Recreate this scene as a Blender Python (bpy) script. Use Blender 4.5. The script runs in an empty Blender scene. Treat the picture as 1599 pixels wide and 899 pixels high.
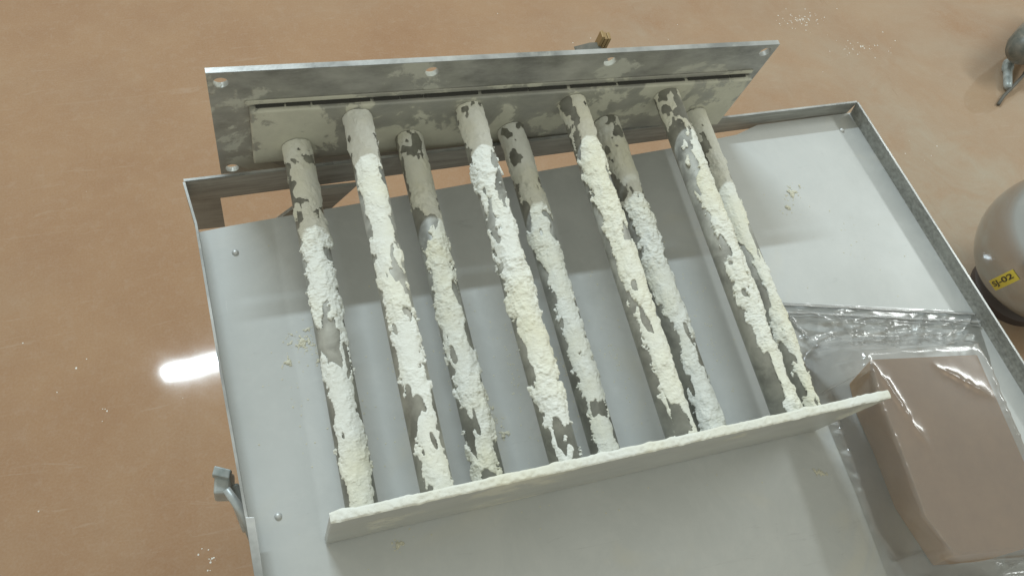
import bpy, bmesh, math, random
from mathutils import Vector, Matrix, noise
random.seed(4)
SC = bpy.context.scene
COL = SC.collection
S = 0.01                                   # everything below is written in centimetres

# ------------------------------------------------------------------ camera
R = [(0.94046087, -0.2456705, 0.23490288), (-0.13591987, -0.90524322, -0.4025674), (0.31154317, 0.34667092, -0.88473732)]
CP = (-2.81597828, -6.32497538, 48.57593774)
cam_d = bpy.data.cameras.new('camera'); cam = bpy.data.objects.new('camera', cam_d); COL.objects.link(cam)
cam_d.sensor_width = 36; cam_d.lens = 1262.97 / 1599 * 36; cam_d.clip_start = 0.01; cam_d.clip_end = 200
M = Matrix(((R[0][0], -R[1][0], -R[2][0]), (R[0][1], -R[1][1], -R[2][1]), (R[0][2], -R[1][2], -R[2][2]))).to_4x4()
M.translation = Vector(CP) * S
cam.matrix_world = M
SC.camera = cam

# ------------------------------------------------------------------ world, lamps, exposure
w = bpy.data.worlds.new('World'); SC.world = w; w.use_nodes = True
bg = w.node_tree.nodes['Background']; bg.inputs[0].default_value = (0.97, 0.97, 0.84, 1); bg.inputs[1].default_value = 0.61
def lamp(name, loc, tgt, sx, sy, power, col):
    d = bpy.data.lights.new(name, 'AREA'); d.shape = 'RECTANGLE'; d.size = sx * S; d.size_y = sy * S; d.energy = power; d.color = col
    o = bpy.data.objects.new(name, d); COL.objects.link(o); o.location = Vector(loc) * S
    dv = Vector(tgt) - Vector(loc)
    z = -dv.normalized(); x = (Vector((1, 0.0, 0)) - z * z.x).normalized(); y = z.cross(x)
    m = Matrix((x, y, z)).transposed().to_4x4(); m.translation = Vector(loc) * S
    o.matrix_world = m
    return o
lamp('ceiling_lamp', (-44, 268, 210), (10, 10, -9), 121, 5, 70, (0.80, 0.93, 1.0))
lamp('added_highlight_lamp', (300, 95, 190), (300, 95, -90), 30, 130, 34, (0.95, 1.0, 0.98))  # added lamp without a known fixture: highlights the vessel, brightens the right floor
SC.view_settings.view_transform = 'Standard'; SC.view_settings.look = 'None'; SC.view_settings.gamma = 1; SC.view_settings.exposure = 0
SC.render.engine = 'CYCLES'
SC.render.resolution_x = 1024; SC.render.resolution_y = 575

# ------------------------------------------------------------------ helpers
def V(x, y, z): return Vector((x * S, y * S, z * S))
# the floor is not parallel to the tray (the tray leans): E, F lie in the floor, N is its normal
N_ = Vector((-.078, .152, .985)).normalized(); P0 = Vector((-12, 40, -85)); E_ = (Vector((1, 0, 0)) - N_ * N_.x).normalized(); F_ = N_.cross(E_)
FM = Matrix((E_, F_, N_)).transposed().to_4x4(); FM.translation = P0
FMS = FM.copy(); FMS.translation = P0 * S
def to_floor(o): o.data.transform(FMS); return o
def obj(name, bm, mat, parent=None, smooth=False):
    me = bpy.data.meshes.new(name); bm.normal_update(); bm.to_mesh(me); bm.free()
    if smooth:
        for p in me.polygons: p.use_smooth = True
    me.materials.append(mat)
    o = bpy.data.objects.new(name, me); COL.objects.link(o)
    if parent: o.parent = parent
    return o
def tag(o, label=None, cat=None, group=None, kind=None):
    if label: o['label'] = label
    if cat: o['category'] = cat
    if group: o['group'] = group
    if kind: o['kind'] = kind
    return o
def empty(name, loc, label, cat):
    o = bpy.data.objects.new(name, None); COL.objects.link(o)
    tag(o, label, cat); return o            # stays at the world origin so that children keep world coordinates
def hexa(bm, b, t):
    """b, t: four bottom and four top points"""
    vs = [bm.verts.new(V(*p)) for p in list(b) + list(t)]
    for f in ((3, 2, 1, 0), (4, 5, 6, 7), (0, 1, 5, 4), (1, 2, 6, 5), (2, 3, 7, 6), (3, 0, 4, 7)):
        bm.faces.new([vs[i] for i in f])
    return vs
def box(bm, x0, x1, y0, y1, z0, z1):
    return hexa(bm, [(x0, y0, z0), (x1, y0, z0), (x1, y1, z0), (x0, y1, z0)], [(x0, y0, z1), (x1, y0, z1), (x1, y1, z1), (x0, y1, z1)])
def prism(bm, pts, z0, z1):
    n = len(pts); lo = [bm.verts.new(V(x, y, z0)) for x, y in pts]; hi = [bm.verts.new(V(x, y, z1)) for x, y in pts]
    bm.faces.new(lo[::-1]); bm.faces.new(hi)
    for i in range(n): bm.faces.new([lo[i], lo[(i + 1) % n], hi[(i + 1) % n], hi[i]])
def tube(bm, pts, rad, seg=16, cap=True):
    rings = []
    n = len(pts); P = [Vector(p) for p in pts]
    if not isinstance(rad, (list, tuple)): rad = [rad] * n
    for i, p in enumerate(P):
        d = (P[min(i + 1, n - 1)] - P[max(i - 1, 0)]).normalized()
        a = d.cross(Vector((0, 0, 1)))
        if a.length < 1e-3: a = Vector((1, 0, 0))
        a.normalize(); b = a.cross(d)
        rings.append([bm.verts.new((p + (a * math.cos(2 * math.pi * k / seg) + b * math.sin(2 * math.pi * k / seg)) * rad[i]) * S) for k in range(seg)])
    for r0, r1 in zip(rings, rings[1:]):
        for k in range(seg): bm.faces.new([r0[k], r1[k], r1[(k + 1) % seg], r0[(k + 1) % seg]])
    if cap: bm.faces.new(rings[0]); bm.faces.new(rings[-1][::-1])
def bevel(bm, w, seg=2):
    bmesh.ops.bevel(bm, geom=[e for e in bm.edges], offset=w * S, segments=seg, affect='EDGES', profile=0.5)
def lathe(bm, prof, c, seg=64):
    rings = []
    for r, z in prof:
        rings.append([bm.verts.new(V(c[0] + r * math.cos(2 * math.pi * k / seg), c[1] + r * math.sin(2 * math.pi * k / seg), z)) for k in range(seg)] if r > 0 else [bm.verts.new(V(c[0], c[1], z))])
    for r0, r1 in zip(rings, rings[1:]):
        for k in range(seg):
            k2 = (k + 1) % seg
            if len(r0) == 1: bm.faces.new([r0[0], r1[k2], r1[k]])
            elif len(r1) == 1: bm.faces.new([r0[k], r0[k2], r1[0]])
            else: bm.faces.new([r0[k], r0[k2], r1[k2], r1[k]])
    bmesh.ops.recalc_face_normals(bm, faces=bm.faces)
def fract(p, octs=4):
    v = 0; a = 1.0; p = Vector(p)
    for _ in range(octs):
        v += a * noise.noise(p); p = p * 2.03 + Vector((7.1, 3.3, 1.7)); a *= 0.52
    return v
def ss(a, b, x):
    t = max(0.0, min(1.0, (x - a) / (b - a))); return t * t * (3 - 2 * t)

# ------------------------------------------------------------------ materials
class Mat:
    def __init__(s, name, base=(0.5, 0.5, 0.5), rough=0.5, metal=0.0, spec=0.5):
        s.m = bpy.data.materials.new(name); s.m.use_nodes = True; s.nt = s.m.node_tree
        s.b = s.nt.nodes['Principled BSDF']
        s.b.inputs['Base Color'].default_value = (*base, 1); s.b.inputs['Roughness'].default_value = rough
        s.b.inputs['Metallic'].default_value = metal; s.b.inputs['Specular IOR Level'].default_value = spec
        s.tc = s.nt.nodes.new('ShaderNodeTexCoord').outputs['Object']
    def n(s, t, **kw):
        nd = s.nt.nodes.new(t)
        for k, v in kw.items(): setattr(nd, k, v)
        return nd
    def link(s, a, b): s.nt.links.new(a, b)
    def map(s, scale=(1, 1, 1), rot=(0, 0, 0), loc=(0, 0, 0)):
        m = s.n('ShaderNodeMapping'); m.inputs['Scale'].default_value = scale; m.inputs['Rotation'].default_value = rot; m.inputs['Location'].default_value = loc
        s.link(s.tc, m.inputs[0]); return m.outputs[0]
    def noise(s, scale, detail=4, rough=0.55, vec=None, dist=0.0):
        nd = s.n('ShaderNodeTexNoise'); nd.inputs['Scale'].default_value = scale; nd.inputs['Detail'].default_value = detail
        nd.inputs['Roughness'].default_value = rough; nd.inputs['Distortion'].default_value = dist
        s.link(vec or s.tc, nd.inputs['Vector']); return nd.outputs['Fac']
    def ramp(s, fac, a, b, ca=0.0, cb=1.0):
        r = s.n('ShaderNodeMapRange'); r.inputs[1].default_value = a; r.inputs[2].default_value = b
        r.inputs[3].default_value = ca; r.inputs[4].default_value = cb; s.link(fac, r.inputs[0]); return r.outputs[0]
    def mix(s, fac, a, b):
        m = s.n('ShaderNodeMix', data_type='RGBA')
        if isinstance(fac, float): m.inputs[0].default_value = fac
        else: s.link(fac, m.inputs[0])
        for i, c in ((6, a), (7, b)):
            if isinstance(c, tuple): m.inputs[i].default_value = (*c, 1)
            else: s.link(c, m.inputs[i])
        return m.outputs[2]
    def math(s, op, a, b=None):
        m = s.n('ShaderNodeMath', operation=op)
        for i, c in enumerate((a, b)):
            if c is None: continue
            if isinstance(c, (int, float)): m.inputs[i].default_value = c
            else: s.link(c, m.inputs[i])
        m.use_clamp = False
        return m.outputs[0]
    def col(s, c): s.link(c, s.b.inputs['Base Color'])
    def rgh(s, c): s.link(c, s.b.inputs['Roughness'])
    def met(s, c): s.link(c, s.b.inputs['Metallic'])
    def bump(s, h, strength=0.3, dist=0.001):
        b = s.n('ShaderNodeBump'); b.inputs['Strength'].default_value = strength; b.inputs['Distance'].default_value = dist
        s.link(h, b.inputs['Height']); s.link(b.outputs[0], s.b.inputs['Normal'])

# floor: glossy brown resin with dusty, scuffed patches
mf = Mat('brown_resin_floor', rough=0.3, spec=0.5)
big = mf.noise(1.1, 5, 0.6, dist=0.6); mid = mf.noise(5, 6, 0.65); fine = mf.noise(260, 2, 0.6)
c = mf.mix(mf.ramp(mid, .3, .7), (0.305, 0.175, 0.094), (0.355, 0.220, 0.124))
dust = mf.math('MULTIPLY', mf.ramp(big, .45, .68), mf.ramp(mf.noise(9, 5, .7, dist=1.0), .3, .7))
gx = mf.n('ShaderNodeSeparateXYZ'); mf.link(mf.tc, gx.inputs[0])
side = mf.ramp(gx.outputs[0], 0.2, 1.8, 0.35, 1.0)
fd = mf.math('ADD', mf.math('MULTIPLY', mf.math('MULTIPLY', dust, 0.8), side), mf.math('MULTIPLY', mf.ramp(gx.outputs[0], .6, 1.9), mf.ramp(mf.noise(2.2, 6, .65, mf.map(loc=(5, 2, 0)), 1.0), .35, .6, .1, .6)))
fd = mf.ramp(fd, 0, 1)
c = mf.mix(fd, c, (0.37, 0.315, 0.24))
sp = mf.n('ShaderNodeTexVoronoi'); sp.inputs['Scale'].default_value = 16; mf.link(mf.tc, sp.inputs['Vector'])
spm = mf.math('MULTIPLY', mf.ramp(sp.outputs['Distance'], .03, .01), mf.ramp(mf.noise(3, 3), .60, .64))
c = mf.mix(spm, c, (0.7, 0.68, 0.6))
c = mf.mix(mf.ramp(fine, .25, .75, 0, .10), c, (0.60, 0.5, 0.42))
scr = mf.ramp(mf.noise(3, 8, .75, mf.map((1, 9, 1), (0, 0, .5)), 2.5), .60, .66, 0, .22)
c = mf.mix(scr, c, (0.46, 0.37, 0.29))
scr2 = mf.ramp(mf.noise(2.4, 8, .8, mf.map((8, 1, 1), (0, 0, .2), (4, 1, 0)), 2.0), .62, .67, 0, .25)
c = mf.mix(scr2, c, (0.24, 0.15, 0.09))
c = mf.mix(mf.ramp(mf.noise(45, 4, .8), .5, .8, 0, .35), c, (0.42, 0.32, 0.24))
mf.col(c); mf.rgh(mf.ramp(mid, .3, .7, .035, .07)); mf.bump(mf.noise(3, 2), .02, .002)

# dusted stainless steel (tray)
def steel(name, dark, light, a, b, rough=(.3, .5), metal=.5, sc=9, streak=None, dustcol=(0.55, 0.56, 0.52), da=.55, db=.8, dsc=25):
    m = Mat(name)
    v = m.map(streak) if streak else None
    base = m.mix(m.ramp(m.noise(sc, 6, .6, v), a, b), dark, light)
    d = m.ramp(m.noise(dsc, 6, .7, dist=.5), da, db)
    m.col(m.mix(d, base, dustcol)); m.met(m.ramp(d, 0, 1, metal, 0.0)); m.rgh(m.ramp(m.noise(sc * 2, 4), .3, .7, *rough))
    m.bump(m.noise(400, 3, .6), .12, .0004)
    return m.m
mt = Mat('dusted_tray_steel')
n1 = mt.noise(5, 6, .6, dist=.4)
tbase = mt.mix(mt.ramp(n1, .3, .72), (0.47, 0.49, 0.482), (0.56, 0.585, 0.582))
pale = mt.math('ADD', mt.ramp(mt.noise(60, 5, .7), .5, .9, 0, .35), mt.ramp(mt.noise(10, 7, .72, mt.map(loc=(1, 2, 0)), 1.5), .48, .75, 0, .45))
tb = mt.mix(pale, tbase, (0.62, 0.635, 0.62))
sm = mt.ramp(mt.noise(7, 4, .6, mt.map(loc=(3.1, 0, 0)), 1.2), .62, .72, 0, .35)
tsc = mt.ramp(mt.noise(6, 8, .8, mt.map((1.5, 12, 1), (0, 0, .9)), 2.0), .62, .66, 0, .28)
tb = mt.mix(tsc, tb, (0.36, 0.37, 0.365))
tsd = mt.ramp(mt.noise(9, 8, .85, mt.map((10, 1.5, 1), (0, 0, .25)), 1.5), .63, .67, 0, .3)
tb = mt.mix(tsd, tb, (0.66, 0.67, 0.66))
mt.col(mt.mix(sm, tb, (0.60, 0.585, 0.50))); mt.rgh(mt.ramp(mt.noise(11, 4), .3, .7, .40, .55)); mt.met(mt.ramp(pale, 0, .4, .15, .03)); mt.b.inputs['Specular IOR Level'].default_value = .35
mt.bump(mt.noise(500, 2), .1, .0003)
M_tray = mt.m
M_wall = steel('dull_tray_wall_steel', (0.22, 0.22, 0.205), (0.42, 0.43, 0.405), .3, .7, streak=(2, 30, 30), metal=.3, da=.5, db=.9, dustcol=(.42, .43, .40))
M_edge = steel('worn_bright_steel_edge', (0.26, 0.27, 0.265), (0.50, 0.515, 0.51), .38, .66, metal=.3, sc=22, rough=(.25, .4))
M_rod = steel('grey_steel_rod', (0.27, 0.27, 0.245), (0.42, 0.42, 0.385), .35, .65, rough=(.42, .55), metal=.4, sc=30, da=.42, db=.75, dsc=60, dustcol=(.50, .505, .455))
M_bolt = steel('bolt_steel', (0.45, 0.46, 0.46), (0.6, 0.62, 0.62), .4, .6, metal=.5)
def clouded(name, dark, light, thick, th, sc=11, loc=(0, 0, 0), metal=.45, soft=.03):
    """bare metal with hard-edged patches of caked powder"""
    m = Mat(name)
    v = m.map((1, 1, 1.0), loc=loc)
    base = m.mix(m.ramp(m.noise(14, 6, .65, m.map((1, 1, 2))), .35, .68), dark, light)
    n = m.noise(sc, 7, .62, v, dist=.35)
    p = m.ramp(n, th, th + soft)
    film = m.ramp(n, th - .12, th + .02, 0, .45)
    b2 = m.mix(film, base, tuple(x * .8 for x in thick))
    tk = m.mix(m.ramp(m.noise(50, 6, .7), .3, .7), tuple(x * .84 for x in thick), thick)
    base = m.mix(m.ramp(m.noise(8, 8, .8, m.map((3, 1, 14), (0, .25, 0)), 1.5), .56, .66, 0, .5), b2, tuple(x * .9 for x in light)); b2 = base
    m.col(m.mix(p, b2, tk)); m.met(m.ramp(p, 0, 1, metal, 0)); m.rgh(m.ramp(p, 0, 1, .4, .8))
    m.bump(m.math('ADD', m.math('MULTIPLY', p, 1.0), m.math('MULTIPLY', m.noise(300, 3), .15)), .5, .0007)
    return m.m
M_flange = clouded('scuffed_flange_steel', (0.20, 0.20, 0.185), (0.50, 0.50, 0.47), (0.56, 0.565, 0.50), .545, 13, metal=.25)
M_panel = clouded('powder_patched_panel', (0.28, 0.285, 0.26), (0.40, 0.40, 0.37), (0.64, 0.64, 0.54), .475, 20, (.35, 0, .2), metal=.2)
M_gask = clouded('dusty_gasket', (0.26, 0.26, 0.24), (0.42, 0.42, 0.38), (0.64, 0.64, 0.54), .49, 13, (.7, .1, 0), metal=.1)
M_end = clouded('dusty_end_plate', (0.44, 0.45, 0.43), (0.54, 0.55, 0.52), (0.66, 0.655, 0.57), .56, 7, (.1, 0, 0), metal=.1)
M_crack = Mat('dark_crack', (0.05, 0.05, 0.045), .9).m

mp = Mat('caked_flour_powder', rough=.9, spec=.15)
yl = mp.ramp(mp.noise(14, 4, .6), .42, .68)
pc = mp.mix(yl, (0.76, 0.78, 0.735), (0.735, 0.725, 0.59))
pc = mp.mix(mp.ramp(mp.noise(120, 5, .7), .52, .8, 0, .5), pc, (0.62, 0.62, 0.55))
mp.col(pc)
mp.bump(mp.math('ADD', mp.noise(170, 6, .7, mp.map((1, 1.3, 1))), mp.math('MULTIPLY', mp.noise(700, 3), .3)), .55, .0012)
mp.b.inputs['Subsurface Weight'].default_value = 0.0
M_pow = mp.m
ms = Mat('thin_powder_film', rough=.85, spec=.2)
ms.col(ms.mix(ms.ramp(ms.noise(30, 5, .6), .35, .65), (0.56, 0.565, 0.475), (0.66, 0.66, 0.57)))
ms.bump(ms.noise(200, 4), .2, .0005)
M_film = ms.m
M_yel = Mat('pale_yellow_crumbs', (0.62, 0.61, 0.50), .9).m
M_wcr = Mat('white_crumbs', (0.8, 0.79, 0.74), .9).m

mb = Mat('brown_card', rough=.6, spec=.3)
mb.col(mb.mix(mb.ramp(mb.noise(22, 6, .65), .3, .7), (0.42, 0.252, 0.130), (0.51, 0.325, 0.175)))
mb.bump(mb.noise(90, 4), .35, .0008)
M_card = mb.m

mg = Mat('polished_steel', (0.5, 0.51, 0.51), .2, .95)
mg.rgh(mg.ramp(mg.noise(9, 4), .3, .7, .10, .18)); mg.col(mg.mix(mg.ramp(mg.noise(12, 5, .7), .55, .8, 0, .5), (0.50, 0.54, 0.57), (0.68, 0.70, 0.70)))
M_dome = mg.m
M_dark = Mat('dark_base', (0.06, 0.045, 0.04), .5).m
M_yellow = Mat('yellow_label', (0.66, 0.56, 0.08), .5).m
M_ink = Mat('black_ink', (0.06, 0.05, 0.04), .6).m
M_clampm = steel('blue_grey_cast_metal', (0.26, 0.30, 0.30), (0.50, 0.55, 0.56), .35, .65, metal=.3, sc=40, dustcol=(.55, .57, .56), da=.5)
M_green = steel('dark_green_grey_paint', (0.07, 0.085, 0.075), (0.16, 0.165, 0.15), .3, .7, metal=.0, sc=20, dustcol=(.3, .27, .23), da=.45)
M_rubber = Mat('dark_cable', (0.11, 0.105, 0.09), .6).m
M_brass = Mat('brown_brass', (0.36, 0.25, 0.12), .45, .3).m
M_house = steel('machine_housing_steel', (0.3, 0.3, 0.29), (0.4, 0.41, 0.4), .3, .7)

def film_mat(name, white, gl):
    m = bpy.data.materials.new(name); m.use_nodes = True; nt = m.node_tree; nt.nodes.clear()
    out = nt.nodes.new('ShaderNodeOutputMaterial'); tr = nt.nodes.new('ShaderNodeBsdfTransparent'); tr.inputs[0].default_value = (.992, .995, .995, 1)
    g = nt.nodes.new('ShaderNodeBsdfGlossy'); g.inputs['Roughness'].default_value = .16; g.inputs[0].default_value = (1, 1, 1, 1)
    d = nt.nodes.new('ShaderNodeBsdfDiffuse'); d.inputs[0].default_value = (.85, .87, .87, 1)
    tc = nt.nodes.new('ShaderNodeTexCoord'); no = nt.nodes.new('ShaderNodeTexNoise'); no.inputs['Scale'].default_value = 60; no.inputs['Detail'].default_value = 3
    nt.links.new(tc.outputs['Object'], no.inputs['Vector'])
    bp = nt.nodes.new('ShaderNodeBump'); bp.inputs['Strength'].default_value = .04; bp.inputs['Distance'].default_value = .0005
    nt.links.new(no.outputs['Fac'], bp.inputs['Height']); nt.links.new(bp.outputs[0], g.inputs['Normal'])
    lw = nt.nodes.new('ShaderNodeFresnel'); lw.inputs[0].default_value = 1.5
    mul = nt.nodes.new('ShaderNodeMath'); mul.operation = 'MULTIPLY_ADD'; mul.inputs[1].default_value = 1.2; mul.inputs[2].default_value = gl
    nt.links.new(lw.outputs[0], mul.inputs[0])
    m1 = nt.nodes.new('ShaderNodeMixShader'); m1.inputs[0].default_value = white
    nt.links.new(tr.outputs[0], m1.inputs[1]); nt.links.new(d.outputs[0], m1.inputs[2])
    m2 = nt.nodes.new('ShaderNodeMixShader'); nt.links.new(mul.outputs[0], m2.inputs[0])
    nt.links.new(m1.outputs[0], m2.inputs[1]); nt.links.new(g.outputs[0], m2.inputs[2]); nt.links.new(m2.outputs[0], out.inputs[0])
    return m
M_bag = film_mat('clear_plastic_film', .10, .03)
M_zip = film_mat('clear_plastic_zip', .32, .03)

# ------------------------------------------------------------------ ground
bm = bmesh.new()
vs = [bm.verts.new(V(*p)) for p in ((-1500, -1500, 0), (1500, -1500, 0), (1500, 1800, 0), (-1500, 1800, 0))]; bm.faces.new(vs)
fo = tag(obj('floor', bm, mf.m), kind='structure'); fo.matrix_world = FMS

# ------------------------------------------------------------------ tray
ZF, ZR = -9.3, -7.7
tray = empty('steel_tray', (0, 0, 0), 'wide shallow dusty stainless steel tray with a slot along its rear wall', 'tray')
def rimY(x): return 27.92 + 0.0344 * (x + 5.88)
LR, LFr = (-5.88, 27.92), (-3.9, -28.0)          # rim, left side: rear and front
RR, RF = (57.54, 30.10), (65.8, -24.0)           # rim, right side
def leftx(y): return -4.45 + (y - 0) * (-1.43 / 27.9) if y > 0 else -4.45 + (y) * -0.0125 * -1 * -1
bm = bmesh.new()
back = [(-3.2, 24.7), (10, 25.75), (22, 26.75), (35.9, 27.85), (43.8, 28.7), (46.5, rimY(46.5) - .15)]
outl = [(-5.52, 24.45)] + back + [(57.95, rimY(57.95) - .05), (59.22, 21), (61.45, 5.5), (65.6, -24), (-4.0, -28), (-4.46, -1.1), (-4.66, 2.6), (-5.12, 13.6)]
prism(bm, outl[::-1], ZF - .2, ZF)
obj('floor_panel', bm, M_tray, tray)
# rear wall
bm = bmesh.new()
def wall(bm, a, b, ha, hb, t, ztop):
    """vertical sheet from a to b (top inner line), thickness t towards +n, heights ha/hb"""
    d = (Vector(b) - Vector(a)).normalized(); n = Vector((-d.y, d.x)) * t
    hexa(bm, [(a[0], a[1], ztop - ha), (b[0], b[1], ztop - hb), (b[0] + n.x, b[1] + n.y, ztop - hb), (a[0] + n.x, a[1] + n.y, ztop - ha)],
         [(a[0], a[1], ztop), (b[0], b[1], ztop), (b[0] + n.x, b[1] + n.y, ztop), (a[0] + n.x, a[1] + n.y, ztop)])
wall(bm, LR, RR, 3.0, 2.2, .18, ZR)
obj('rear_wall', bm, M_wall, tray)
bm = bmesh.new(); wall(bm, (-5.98, 27.95), (57.6, 30.13), .09, .09, .2, ZR + .10)
obj('rear_rim', bm, M_edge, tray)
# left corner block beside the slot
bm = bmesh.new(); box(bm, -5.86, -3.62, 27.99, 28.15, -15.5, -10.6)
obj('corner_plate', bm, M_wall, tray)
# left wall
bm = bmesh.new()
pts = [(-5.9, 27.9), (-5.42, 24.3), (-5.05, 13.6), (-4.6, 2.6), (-4.4, -1.1), (-3.95, -28)]
for a, b in zip(pts, pts[1:]): wall(bm, b, a, 2.6, 2.6, .16, ZR if a[1] > 3 else ZR)
obj('side_wall', bm, M_wall, tray)
bm = bmesh.new()
for a, b in zip(pts, pts[1:]): wall(bm, b, a, .09, .09, .17, ZR + .1)
obj('side_rim', bm, M_edge, tray)
# right wall (leans out a little)
bm = bmesh.new()
hexa(bm, [(57.9, 29.9, ZF - .3), (65.6, -24, ZF - .3), (65.9, -24, ZF - .3), (58.15, 29.9, ZF - .3)],
     [(57.54, 30.15, ZR), (66.0, -24, ZR), (66.3, -24, ZR), (57.84, 30.15, ZR)])
obj('side_wall', bm, M_wall, tray)
bm = bmesh.new(); wall(bm, (66.0, -24), (57.54, 30.15), .09, .09, -.22, ZR + .1)
obj('side_rim', bm, M_edge, tray)
# turned lip along the near part of the left wall
bm = bmesh.new(); prism(bm, [(-4.75, 2.6), (-4.2, 2.5), (-3.55, -28), (-4.1, -28)], ZR + .12, ZR + .26); bevel(bm, .04)
obj('rim_lip', bm, M_edge, tray)
for x, y in ((-2.74, 2.5), (-3.07, 22.4), (55.95, 28.1)):
    bm = bmesh.new(); lathe(bm, [(0, ZF + .19), (.13, ZF + .17), (.22, ZF + .10), (.26, ZF + .01), (.26, ZF - .05)], (x, y), 20)
    obj('rivet', bm, M_bolt, tray, True)
# diagonal brace under the rear slot
bm = bmesh.new(); hexa(bm, [(-.75, 27.0, -15.2), (3.4, 27.0, -15.2), (3.4, 27.3, -15.2), (-.75, 27.3, -15.2)], [(4.0, 27.0, -9.0), (6.95, 27.0, -9.0), (6.95, 27.3, -9.0), (4.0, 27.3, -9.0)])
obj('diagonal_brace', bm, M_wall, tray)
# toggle clamp on the left
cl = bmesh.new()
hexa(cl, [(-5.3, 2.6, -14.6), (-4.4, 2.9, -14.6), (-5.1, 6.0, -14.6), (-6.0, 5.7, -14.6)], [(-5.2, 2.6, -13.6), (-4.4, 2.9, -13.6), (-5.1, 6.0, -12.6), (-5.9, 5.7, -12.6)])
hexa(cl, [(-6.9, 5.2, -14.2), (-5.5, 4.9, -14.2), (-5.3, 6.9, -14.2), (-6.6, 7.3, -14.2)], [(-6.8, 5.4, -12.2), (-5.6, 5.2, -12.2), (-5.5, 6.7, -12.0), (-6.5, 7.0, -12.0)])
bevel(cl, .18)
clo = obj('toggle_clamp', cl, M_clampm, tray)
bm = bmesh.new(); hexa(bm, [(-6.75, 6.5, -12.1), (-5.6, 6.0, -12.1), (-5.35, 6.7, -12.1), (-6.5, 7.3, -12.1)], [(-6.7, 6.6, -11.5), (-5.6, 6.1, -11.5), (-5.4, 6.7, -11.5), (-6.45, 7.2, -11.5)])
bevel(bm, .08); obj('clamp_lever', bm, M_clampm, clo)
bm = bmesh.new(); tube(bm, [(-5.9, 5.5, -11.9), (-5.1, 3.9, -12.6), (-4.6, 1.8, -13.3)], [.28, .34, .3], 12); obj('clamp_spindle', bm, M_clampm, clo, True)

# machine housing carrying the tray (below it)
bm = bmesh.new(); box(bm, 4, 54, -26, 16, -86, -9.7); bevel(bm, .6)
tag(obj('machine_housing', bm, M_house), 'plain steel machine housing under the tray, carrying it', 'machine')

# ------------------------------------------------------------------ magnetic grate
grate = empty('magnetic_grate', (0, 0, 0), 'powder-caked steel magnetic grate of nine round rods between two plates, lying in the tray', 'magnetic grate')
YF = 30.0
# face plate with real bolt holes: curve with inner circles -> mesh
cu = bpy.data.curves.new('flange_outline', 'CURVE'); cu.dimensions = '2D'; cu.fill_mode = 'BOTH'; cu.extrude = .22 * S
def poly(pts):
    sp_ = cu.splines.new('POLY'); sp_.points.add(len(pts) - 1); sp_.use_cyclic_u = True
    for q, p in zip(sp_.points, pts): q.co = (p[0] * S, p[1] * S, 0, 1)
poly([(-3.30, -10.40), (42.05, -10.40), (42.05, 2.20), (-3.30, 2.20)])
for hx, hz in ((-2.42, 1.16), (12.29, 1.1), (26.72, 1.17), (41.11, 1.33), (-2.41, -9.63), (41.11, -9.63), (12.3, -9.63), (26.7, -9.63)):
    poly([(hx + .52 * math.cos(a * math.pi / 12), hz + .52 * math.sin(a * math.pi / 12)) for a in range(24)])
tmp = bpy.data.objects.new('outline_tmp', cu); COL.objects.link(tmp)
bpy.context.view_layer.update()
me = bpy.data.meshes.new_from_object(tmp.evaluated_get(bpy.context.evaluated_depsgraph_get()))
bpy.data.objects.remove(tmp)
me.transform(Matrix.Translation((0, (YF + .22) * S, 0)) @ Matrix.Rotation(math.pi / 2, 4, 'X'))
me.materials.clear(); me.materials.append(M_flange); me.name = 'face_plate'
fp = bpy.data.objects.new('face_plate', me); COL.objects.link(fp); fp.parent = grate
bm = bmesh.new(); box(bm, -3.30, 42.05, YF + .004, YF + .436, 2.205, 2.25); obj('worn_edge', bm, M_edge, fp)
# inner panel, gasket strip above it, dark crack between
bm = bmesh.new(); box(bm, -.75, 41.35, 29.35, YF - .005, -8.30, -1.55); bevel(bm, .12)
panel = obj('rod_panel', bm, M_panel, grate)
bm = bmesh.new(); box(bm, -1.0, 41.3, 29.88, YF - .005, -1.36, -.95); bevel(bm, .05); obj('gasket_strip', bm, M_gask, grate)
bm = bmesh.new()
x = -.3
while x < 40.5:                              # the crack opens and closes
    L = min(random.uniform(1.2, 4.5), 40.7 - x); wd = random.uniform(.02, .075)
    zz = -1.46 - 0.0
    hexa(bm, [(x, 29.66, zz - wd), (x + L, 29.66, zz - wd * .7), (x + L, 29.9, zz - wd * .7), (x, 29.9, zz - wd)], [(x, 29.66, zz + wd), (x + L, 29.66, zz + wd * .7), (x + L, 29.9, zz + wd * .7), (x, 29.9, zz + wd)])
    x += L + random.uniform(.0, .35)
obj('seam', bm, M_crack, grate)
# latch seen poking out behind the plate
bm = bmesh.new(); hexa(bm, [(26.0, 31.2, -2.2), (28.2, 31.2, -2.2), (28.2, 34.3, -2.2), (26.0, 34.3, -2.2)], [(26.4, 31.2, -1.0), (28.2, 31.2, -1.2), (27.6, 33.6, -.9), (26.8, 33.6, -.9)])
hn = obj('latch_bracket', bm, M_green, grate)
bm = bmesh.new()
for k in range(3): box(bm, 27.45 + k * .32, 27.72 + k * .32, 33.2, 33.9, -1.6, -.05 + (.25 if k == 0 else 0.0))
bevel(bm, .04); obj('ribbed_knob', bm, M_brass, hn)

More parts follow.
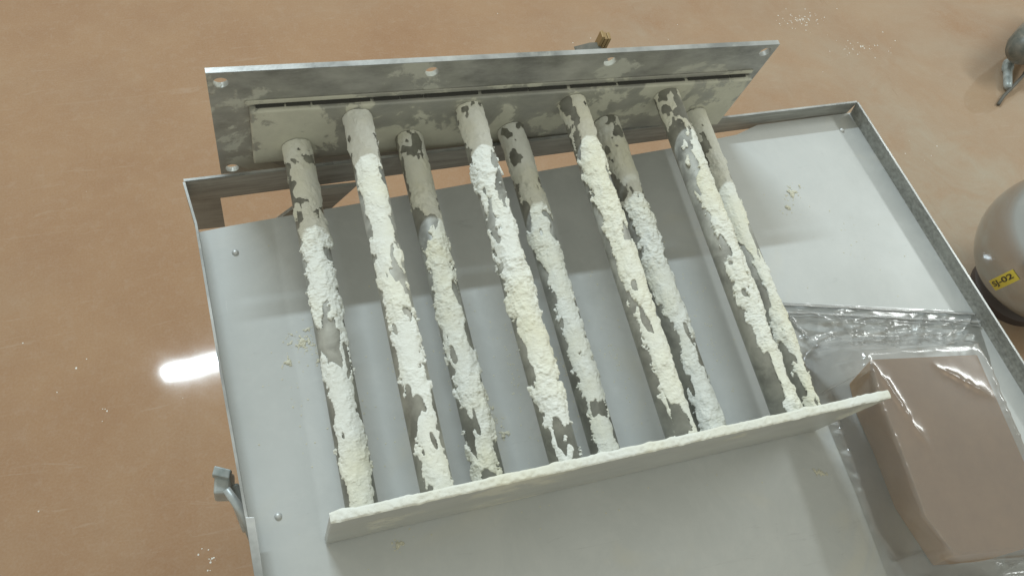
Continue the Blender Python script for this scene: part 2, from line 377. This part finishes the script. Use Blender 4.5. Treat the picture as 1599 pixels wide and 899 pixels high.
# end plate
bm = bmesh.new(); hexa(bm, [(0, 0, -9.2), (39.8, 0, -9.2), (39.8, .5, -9.2), (0, .5, -9.2)], [(0, 0, .42), (39.8, 0, .42), (39.8, .5, .42), (0, .5, .42)]); bevel(bm, .05)
ep = obj('end_plate', bm, M_end, grate)
bm = bmesh.new()
NX, NY = 640, 9
g = []
for i in range(NX + 1):
    row = []
    x = -.02 + 39.84 * i / NX
    ext0 = -.02 - .07 * max(0, fract((x * .9, 0, 5), 4)); ext1 = .56 + .16 * max(0, fract((x * .6, 3, 9), 4)) + .03
    hh = (1 - .55 * i / NX) * .05 + .08 * max(-.5, fract((x * .55, 7, 2), 3))
    for j in range(NY + 1):
        v = j / NY; y = ext0 + (ext1 - ext0) * v
        e = 1 - (2 * v - 1) ** 6
        z = .43 + e * max(.02, hh + .06 * fract((x * 3, y * 3, 0), 3)) - (1 - e) * (.04 + .10 * max(0, fract((x * 1.7, v * 9, 4), 3)))
        row.append(bm.verts.new(V(x, y, z)))
    g.append(row)
for i in range(NX):
    for j in range(NY): bm.faces.new([g[i][j], g[i + 1][j], g[i + 1][j + 1], g[i][j + 1]])
obj('powder_crust', bm, M_pow, ep, True)

# rods
RAD = 1.08
rods = [(2.50 + i * 8.815, -6.3, 0) for i in range(5)] + [(6.95 + i * 8.815, -3.0, 1) for i in range(4)]
rods.sort()
#        half width, lean (deg) at the far end / at the end plate, per rod from the left
SPEC = [(64, 58, -4, -4), (66, 62, 0, -4), (66, 64, -6, -12), (68, 66, -6, -8), (66, 56, -8, -2), (68, 54, -8, 4), (66, 56, -10, -4), (62, 50, -4, 4), (56, 48, -8, -2)]
def crust(k, cx, cz, seed, up, rod):
    NS, NT = 900, 104
    th_range = math.radians(116)
    bmc = bmesh.new()
    y0, y1 = 29.3, .55
    shadow = (0.10 if up else 0.20) + random.uniform(-.02, .02)
    w0, w1, l0, l1 = SPEC[k]
    mask = []; pos = []
    for i in range(NS + 1):
        s = i / NS; y = y0 + (y1 - y0) * s
        wv = lerp_(w0, w1, s) + 15 * fract((s * 6, seed, 1), 3)
        cen = lerp_(l0, l1, s) + 15 * fract((s * 5, seed, 8), 3)
        rg = .30 + .75 * ss(-.35, .45, fract((s * 7, seed, 31), 3))   # plastered flat here, crumbly there
        soft = ss(shadow + .03, shadow - .05, s)                # smooth coat nearest the face plate
        r_m = []; r_p = []
        for j in range(NT + 1):
            th = -th_range + 2 * th_range * j / NT
            d = math.degrees(th) - cen
            arc = th * RAD
            n1 = fract((y * .45, arc * .6, seed * 5.3), 3)
            n2 = fract((y * 1.5, arc * 2.4, seed * 2.3 + 40), 3)
            n3 = fract((y * 6.5, arc * 4.2, seed * 1.3 + 90), 2)
            holes = ss(.20, .50, fract((y * .26, arc * .75, seed * 7.7 + 11), 3)) * (.7 + .9 * s)
            m = (1 - abs(d) / wv) * 1.35 + .62 * n1 + .38 * n2 + .13 * n3 - holes - .05
            lump = .105 + .10 * n1 + .075 * n2 + .04 * n3
            t = (.045 + rg * max(0, lump - .03) + .03 * ss(.15, .5, n1 + n2)) * ss(-.02, .13, m)
            if soft > 0:
                ms_ = 1.15 - (abs(d) / 108) ** 3 * 1.3 + .9 * n1 + .35 * n2 + .12 * n3 - ss(.16, .36, fract((y * .5, arc * .8, seed + 70), 3)) * 1.5
                m = m * (1 - soft) + soft * ms_
                t = t * (1 - soft) + soft * (.03 + .02 * n2 + .09 * max(0, n1 + .6 * n2 - .12))
            t += .010
            if m < -.02: t = -.02
            rr = RAD + t
            r_m.append(m); r_p.append((cx + rr * math.sin(th), y, cz + rr * math.cos(th)))
        mask.append(r_m); pos.append(r_p)
    vc = {}
    def vert(i, j):
        q = (i, j)
        if q not in vc: vc[q] = bmc.verts.new(V(*pos[i][j]))
        return vc[q]
    for i in range(NS):
        for j in range(NT):
            if mask[i][j] + mask[i + 1][j] + mask[i][j + 1] + mask[i + 1][j + 1] > 0:
                bmc.faces.new([vert(i, j), vert(i + 1, j), vert(i + 1, j + 1), vert(i, j + 1)])
    return obj('powder_crust', bmc, M_pow, rod, True)
def lerp_(a, b, t): return a + (b - a) * t
for k, (cx, cz, up) in enumerate(rods):
    bm = bmesh.new(); tube(bm, [(cx, 29.4, cz), (cx, .45, cz)], RAD, 48)
    rod = obj('magnet_rod', bm, M_rod, grate, False)
    for p in rod.data.polygons: p.use_smooth = len(p.vertices) == 4
    crust(k, cx, cz, k + 1.37, up, rod)

# ------------------------------------------------------------------ brown box in a clear bag
boxo = empty('wrapped_box', (0, 0, 0), 'brown card box with a cut corner inside the clear bag in the tray', 'box')
topP = [(43.9, 4.0), (43.3, .4), (43.2, -3.6), (42.9, -8.4), (44.0, -11.5), (50.3, -12.5), (54.0, -7.0), (54.2, -2.2), (54.4, 2.6)]
botP = [(44.8, 3.2), (44.3, .6), (44.4, -2.8), (44.3, -7.3), (45.6, -12.2), (50.3, -13.0), (54.0, -7.2), (54.2, -2.2), (54.4, 2.3)]
ZT = -4.6
bm = bmesh.new()
lo = [bm.verts.new(V(x, y, ZF + .02)) for x, y in botP]; hi = [bm.verts.new(V(x, y, ZT)) for x, y in topP]
bm.faces.new(lo); bm.faces.new(hi[::-1])
for i in range(9): bm.faces.new([lo[i], hi[i], hi[(i + 1) % 9], lo[(i + 1) % 9]])
bmesh.ops.recalc_face_normals(bm, faces=bm.faces); bevel(bm, .14)
obj('brown_box', bm, M_card, boxo)
# heightfield film laid over it
def seg_d(px, py, poly_):
    ins = False; dm = 1e9; n = len(poly_)
    for i in range(n):
        x1, y1 = poly_[i]; x2, y2 = poly_[(i + 1) % n]
        if (y1 > py) != (y2 > py) and px < (x2 - x1) * (py - y1) / (y2 - y1) + x1: ins = not ins
        t = max(0, min(1, ((px - x1) * (x2 - x1) + (py - y1) * (y2 - y1)) / ((x2 - x1) ** 2 + (y2 - y1) ** 2)))
        dm = min(dm, math.hypot(px - x1 - t * (x2 - x1), py - y1 - t * (y2 - y1)))
    return -dm if ins else dm
def lerp(a, b, t): return a + (b - a) * t
def edge(pts, v):
    v *= len(pts) - 1; i = min(int(v), len(pts) - 2); f = v - i
    return lerp(pts[i][0], pts[i + 1][0], f), lerp(pts[i][1], pts[i + 1][1], f)
Lp = [(39.6, 11.8), (40.7, 6.0), (41.2, 1.0), (41.3, -5.5), (41.2, -12.0), (41.6, -18)]
Rp = [(61.3, 7.3), (60.6, 3.0), (59.2, -1.5), (58.0, -7.0), (57.0, -13.0), (56, -19)]
creases = [((43.5, 4.3), (40.5, 11.5), .45), ((50.5, 4.2), (55.5, 8.0), .55), ((54.0, 3.2), (60.8, 7.0), .5), ((46.5, 4.4), (47.5, 9.5), .25),
           ((49.5, 2.4), (53.5, -1.0), .28), ((43.8, 3.6), (45.6, -3.8), .22), ((41, 9.2), (52, 7.6), .35), ((42, 7.6), (60, 6.3), .3), ((41.2, 10.6), (46.0, 9.3), .4), ((54.5, 2.5), (58, -8), .25)]
def bag_h(x, y):
    d = seg_d(x, y, topP)
    if y > 3.0: fall = 3.6
    elif x > 53: fall = 3.2
    elif y < -11: fall = 2.0
    else: fall = 1.0
    h = (ZT - ZF) * (1 - ss(0.28, fall + .2, d)) + .17
    c_ = 0
    for a, b, w_ in creases:
        dx, dy = b[0] - a[0], b[1] - a[1]; l2 = dx * dx + dy * dy
        t = ((x - a[0]) * dx + (y - a[1]) * dy) / l2; tt = max(0, min(1, t))
        dd = math.hypot(x - a[0] - tt * dx, y - a[1] - tt * dy) + .25 * fract((x * .8, y * .8, w_ * 30), 2)
        c_ = max(c_, w_ * math.exp(-abs(dd) / .24) * min(1, 4 * tt + .2, 4 * (1 - tt) + .2))
    out = ss(-.1, 1.5, d)
    h += c_ * (.55 + .45 * out)
    r1 = 1 - abs(fract((x * .16 + y * .1, y * .62, 3), 2)) * 2.2
    r2 = 1 - abs(fract((x * .5, y * 1.3, 13), 2)) * 2.0
    h += max(0, r1) ** 3 * (.30 * out) + max(0, r2) ** 3 * (.02 * out)
    return ZF + h
bm = bmesh.new(); NU, NV = 190, 260; g = []
for j in range(NV + 1):
    v = j / NV; a = edge(Lp, v); b = edge(Rp, v); row = []
    for i in range(NU + 1):
        u = i / NU; x = lerp(a[0], b[0], u); y = lerp(a[1], b[1], u)
        z = bag_h(x, y)
        e = min(u, 1 - u, v * 1.5); z = ZF + .06 + (z - ZF - .06) * ss(-.01, .075, e)
        row.append(bm.verts.new(V(x, y, z)))
    g.append(row)
for j in range(NV):
    for i in range(NU): bm.faces.new([g[j][i], g[j + 1][i], g[j + 1][i + 1], g[j][i + 1]])
bago = obj('plastic_bag', bm, M_bag, None, True)
tag(bago, 'clear wrinkled plastic zip bag draped over the brown box in the tray', 'bag')
for off, wd in ((0.35, .10), (1.15, .16), (1.5, .06)):
    bm = bmesh.new(); pts_ = []
    for i in range(121):
        u = .01 + .98 * i / 120; x = lerp(Lp[0][0], Rp[0][0], u) + .05 * off; y = lerp(Lp[0][1], Rp[0][1], u) - off + .08 * fract((u * 9, off, 1), 2)
        pts_.append((x, y, bag_h(x, y) * .30 + (ZF + .2) * .70 + .02))
    tube(bm, pts_, wd, 8); obj('zip_strip', bm, M_zip, bago, True)

# ------------------------------------------------------------------ loose powder
def scatter(bm, cx, cy, z, rx, ry, n, smin, smax):
    for _ in range(n):
        a = random.uniform(0, 6.283); r = abs(random.gauss(0, .5))
        x = cx + rx * r * math.cos(a); y = cy + ry * r * math.sin(a); s_ = random.uniform(smin, smax)
        k = random.randint(5, 7); top = bm.verts.new(V(x, y, z + s_ * .45)); ring = []
        for q in range(k):
            b = 6.283 * q / k; rr = s_ * random.uniform(.6, 1.2); ring.append(bm.verts.new(V(x + rr * math.cos(b), y + rr * math.sin(b), z + .005)))
        for q in range(k): bm.faces.new([ring[q], ring[(q + 1) % k], top])
def mound(bm, cx, cy, rx, ry, rot, seed, th=.15, hmax=.12):
    N = 70; g = {}; c_, s_ = math.cos(rot), math.sin(rot)
    def val(i, j):
        u = i / N * 2 - 1; v = j / N * 2 - 1
        return (1 - math.hypot(u, v)) * .9 + .75 * fract((u * 2.2 * rx, v * 2.2 * ry, seed), 4) - .45 - th
    for i in range(N + 1):
        for j in range(N + 1): g[i, j] = val(i, j)
    vc = {}
    def vt(i, j):
        if (i, j) not in vc:
            u = (i / N * 2 - 1) * rx; v = (j / N * 2 - 1) * ry
            vc[i, j] = bm.verts.new(V(cx + u * c_ - v * s_, cy + u * s_ + v * c_, ZF + .006 + max(0, min(hmax, g[i, j] * .25))))
        return vc[i, j]
    for i in range(N):
        for j in range(N):
            if g[i, j] > 0 and g[i + 1, j + 1] > 0: bm.faces.new([vt(i, j), vt(i + 1, j), vt(i + 1, j + 1), vt(i, j + 1)])
bm = bmesh.new()
mound(bm, 0.8, 14.6, 1.6, 1.3, .3, 1.1); mound(bm, 2.2, 13.2, 1.3, .6, .5, 2.3); mound(bm, -.6, 13.0, 1.0, .8, 0, 3.3)
mound(bm, 12.9, 6.9, .9, 1.6, .2, 4.1); mound(bm, 14.0, 5.0, .8, .8, 0, 5.9)
mound(bm, 4.8, -1.0, .6, .5, 0, 6.0); mound(bm, 39.0, -3.4, 1.3, .7, 0, 7.2); mound(bm, 47.2, 22.0, 2.0, 1.2, 0, 8.2, .25); mound(bm, 46.2, 20.5, 1.0, .8, .5, 9.4, .2)
for cx, cy, rx, ry, n in ((0.8, 14, 2.6, 2, 60), (13.4, 6, 1.5, 2.4, 40), (4.8, -1, 1, 1, 12), (47.0, 21.5, 3, 2.4, 50), (20, 10, 22, 12, 110), (52, 15, 8, 12, 40), (0, 10, 5, 14, 40)):
    scatter(bm, cx, cy, ZF + .002, rx, ry, n, .025, .09)
for cx, cz, up in rods: scatter(bm, cx, 9, ZF + .002, 2.0, 12, 90, .015, .085)
tag(obj('spilled_powder', bm, M_yel), 'small pale crumbs and smears of spilled powder on the tray floor', 'powder', kind='stuff')
bm = bmesh.new()
for cx, cy, rx, ry, n in ((146.5, 63, 10, 4, 70), (158, 52, 14, 5, 40), (-.6, -31, 4, 3, 14), (-14, -4, 5, 8, 4), (75, 60, 110, 50, 24), (-25, 10, 30, 50, 10), (150, 20, 20, 15, 8)):
    scatter(bm, cx, cy, .01, rx, ry, n, .05, .19)
tag(to_floor(obj('floor_crumbs', bm, M_wcr)), 'white powder crumbs scattered on the brown floor', 'powder', kind='stuff')

# ------------------------------------------------------------------ things on the floor at the right
DC = (152.2, -17.7)
ves = empty('steel_vessel', (0, 0, 0), 'polished round stainless steel vessel with a yellow label, beyond the right edge of the tray', 'vessel')
RV = 14.2; ZV = 15.5
prof = []
for k in range(0, 25):
    a = math.pi * .86 * k / 24; prof.append((RV * math.sin(a) if k else 0, ZV + RV * math.cos(a)))
bm = bmesh.new(); lathe(bm, prof, DC, 96); shell = to_floor(obj('shell', bm, M_dome, ves, True))
bm = bmesh.new(); lathe(bm, [(6.5, ZV - 12.4), (7.0, 2.4), (7.8, 1.6), (7.8, .02), (0, .02)], DC, 64); to_floor(obj('base', bm, M_dark, ves, False))
# yellow label stuck on the shell, facing the camera side
ctr = FM @ Vector((DC[0], DC[1], ZV))
def on_ball(px, py):
    d = Vector([(px - 800) / 1262.97 * R[0][i] + (py - 450) / 1262.97 * R[1][i] + R[2][i] for i in range(3)]).normalized()
    oc = Vector(CP) - ctr; b = oc.dot(d); c_ = oc.dot(oc) - (RV + .12) ** 2; disc = b * b - c_
    return Vector(CP) + d * (-b - math.sqrt(max(disc, 0)))
p0, p1 = on_ball(1549, 447), on_ball(1587, 429)
lx = (p1 - p0).normalized(); mid_ = (p0 + p1) / 2; nrm = (mid_ - ctr).normalized(); lx = (lx - nrm * lx.dot(nrm)).normalized(); ly = nrm.cross(lx)
LW = (p1 - p0).length; LH = LW * .30
def curved(u, v, h): return ctr + (mid_ + lx * u + ly * v - ctr).normalized() * (RV + h)
bm = bmesh.new(); g = [[bm.verts.new(curved(LW * (i / 12 - .5), LH * (j / 4 - .5), .06) * S) for j in range(5)] for i in range(13)]
for i in range(12):
    for j in range(4): bm.faces.new([g[i][j], g[i + 1][j], g[i + 1][j + 1], g[i][j + 1]])
lab = obj('label', bm, M_yellow, shell)
tc_ = bpy.data.curves.new('t', 'FONT'); tc_.body = 'SJ-02'; tc_.size = 1; tc_.align_x = 'CENTER'; tc_.align_y = 'CENTER'; tc_.offset = .02
to = bpy.data.objects.new('t', tc_); COL.objects.link(to); bpy.context.view_layer.update()
tm = bpy.data.meshes.new_from_object(to.evaluated_get(bpy.context.evaluated_depsgraph_get())); bpy.data.objects.remove(to)
xs = [v.co.x for v in tm.vertices]; kx = LW * .80 / (max(xs) - min(xs)); ys = [v.co.y for v in tm.vertices]; y0_ = (max(ys) + min(ys)) / 2; ky = LH * .62 / (max(ys) - min(ys))
for v in tm.vertices: v.co = curved(v.co.x * kx, (v.co.y - y0_) * ky, .11) * S
tm.materials.clear(); tm.materials.append(M_ink); tm.name = 'lettering'
txt = bpy.data.objects.new('lettering', tm); COL.objects.link(txt); txt.parent = ves

# motor foot, plug and cable at the top right
ft = empty('motor', (0, 0, 0), 'dark green-grey rounded motor end at the upper right corner of the floor', 'motor')
bm = bmesh.new(); tube(bm, [(186.3, 36.2, 7.6), (187.0, 36.5, 7.8), (189.0, 37.2, 8.2), (194, 39.5, 8.6), (214, 48, 9)], [1.2, 2.9, 4.0, 4.7, 5.2], 28)
to_floor(obj('motor_body', bm, M_green, ft, True))
bm = bmesh.new(); box(bm, 216, 228, 44, 56, .02, 5.2); bevel(bm, .4); to_floor(obj('foot', bm, M_dark, ft))
bm = bmesh.new(); tube(bm, [(192.0, 39.6, 1.3), (190.4, 37.8, 1.3), (190.0, 37.2, 1.3), (186.9, 32.8, 1.3), (186.4, 32.0, 1.3)], [1.25, 1.3, 1.0, .95, .7], 20)
plug = to_floor(obj('hose_plug', bm, M_clampm, None, True)); tag(plug, 'short blue-grey metal plug lying on the floor beside the cable end', 'plug')
bm = bmesh.new(); tube(bm, [(210, 47, 3.4), (200, 40.5, 2.8), (192, 34.4, 2.2), (187, 31.6, 1.4), (184.6, 30.4, .6), (181.5, 28.2, .5)], .38, 12)
cb = to_floor(obj('cable', bm, M_rubber, None, True)); tag(cb, 'thin dark cable running over the brown floor to the plug', 'cable')
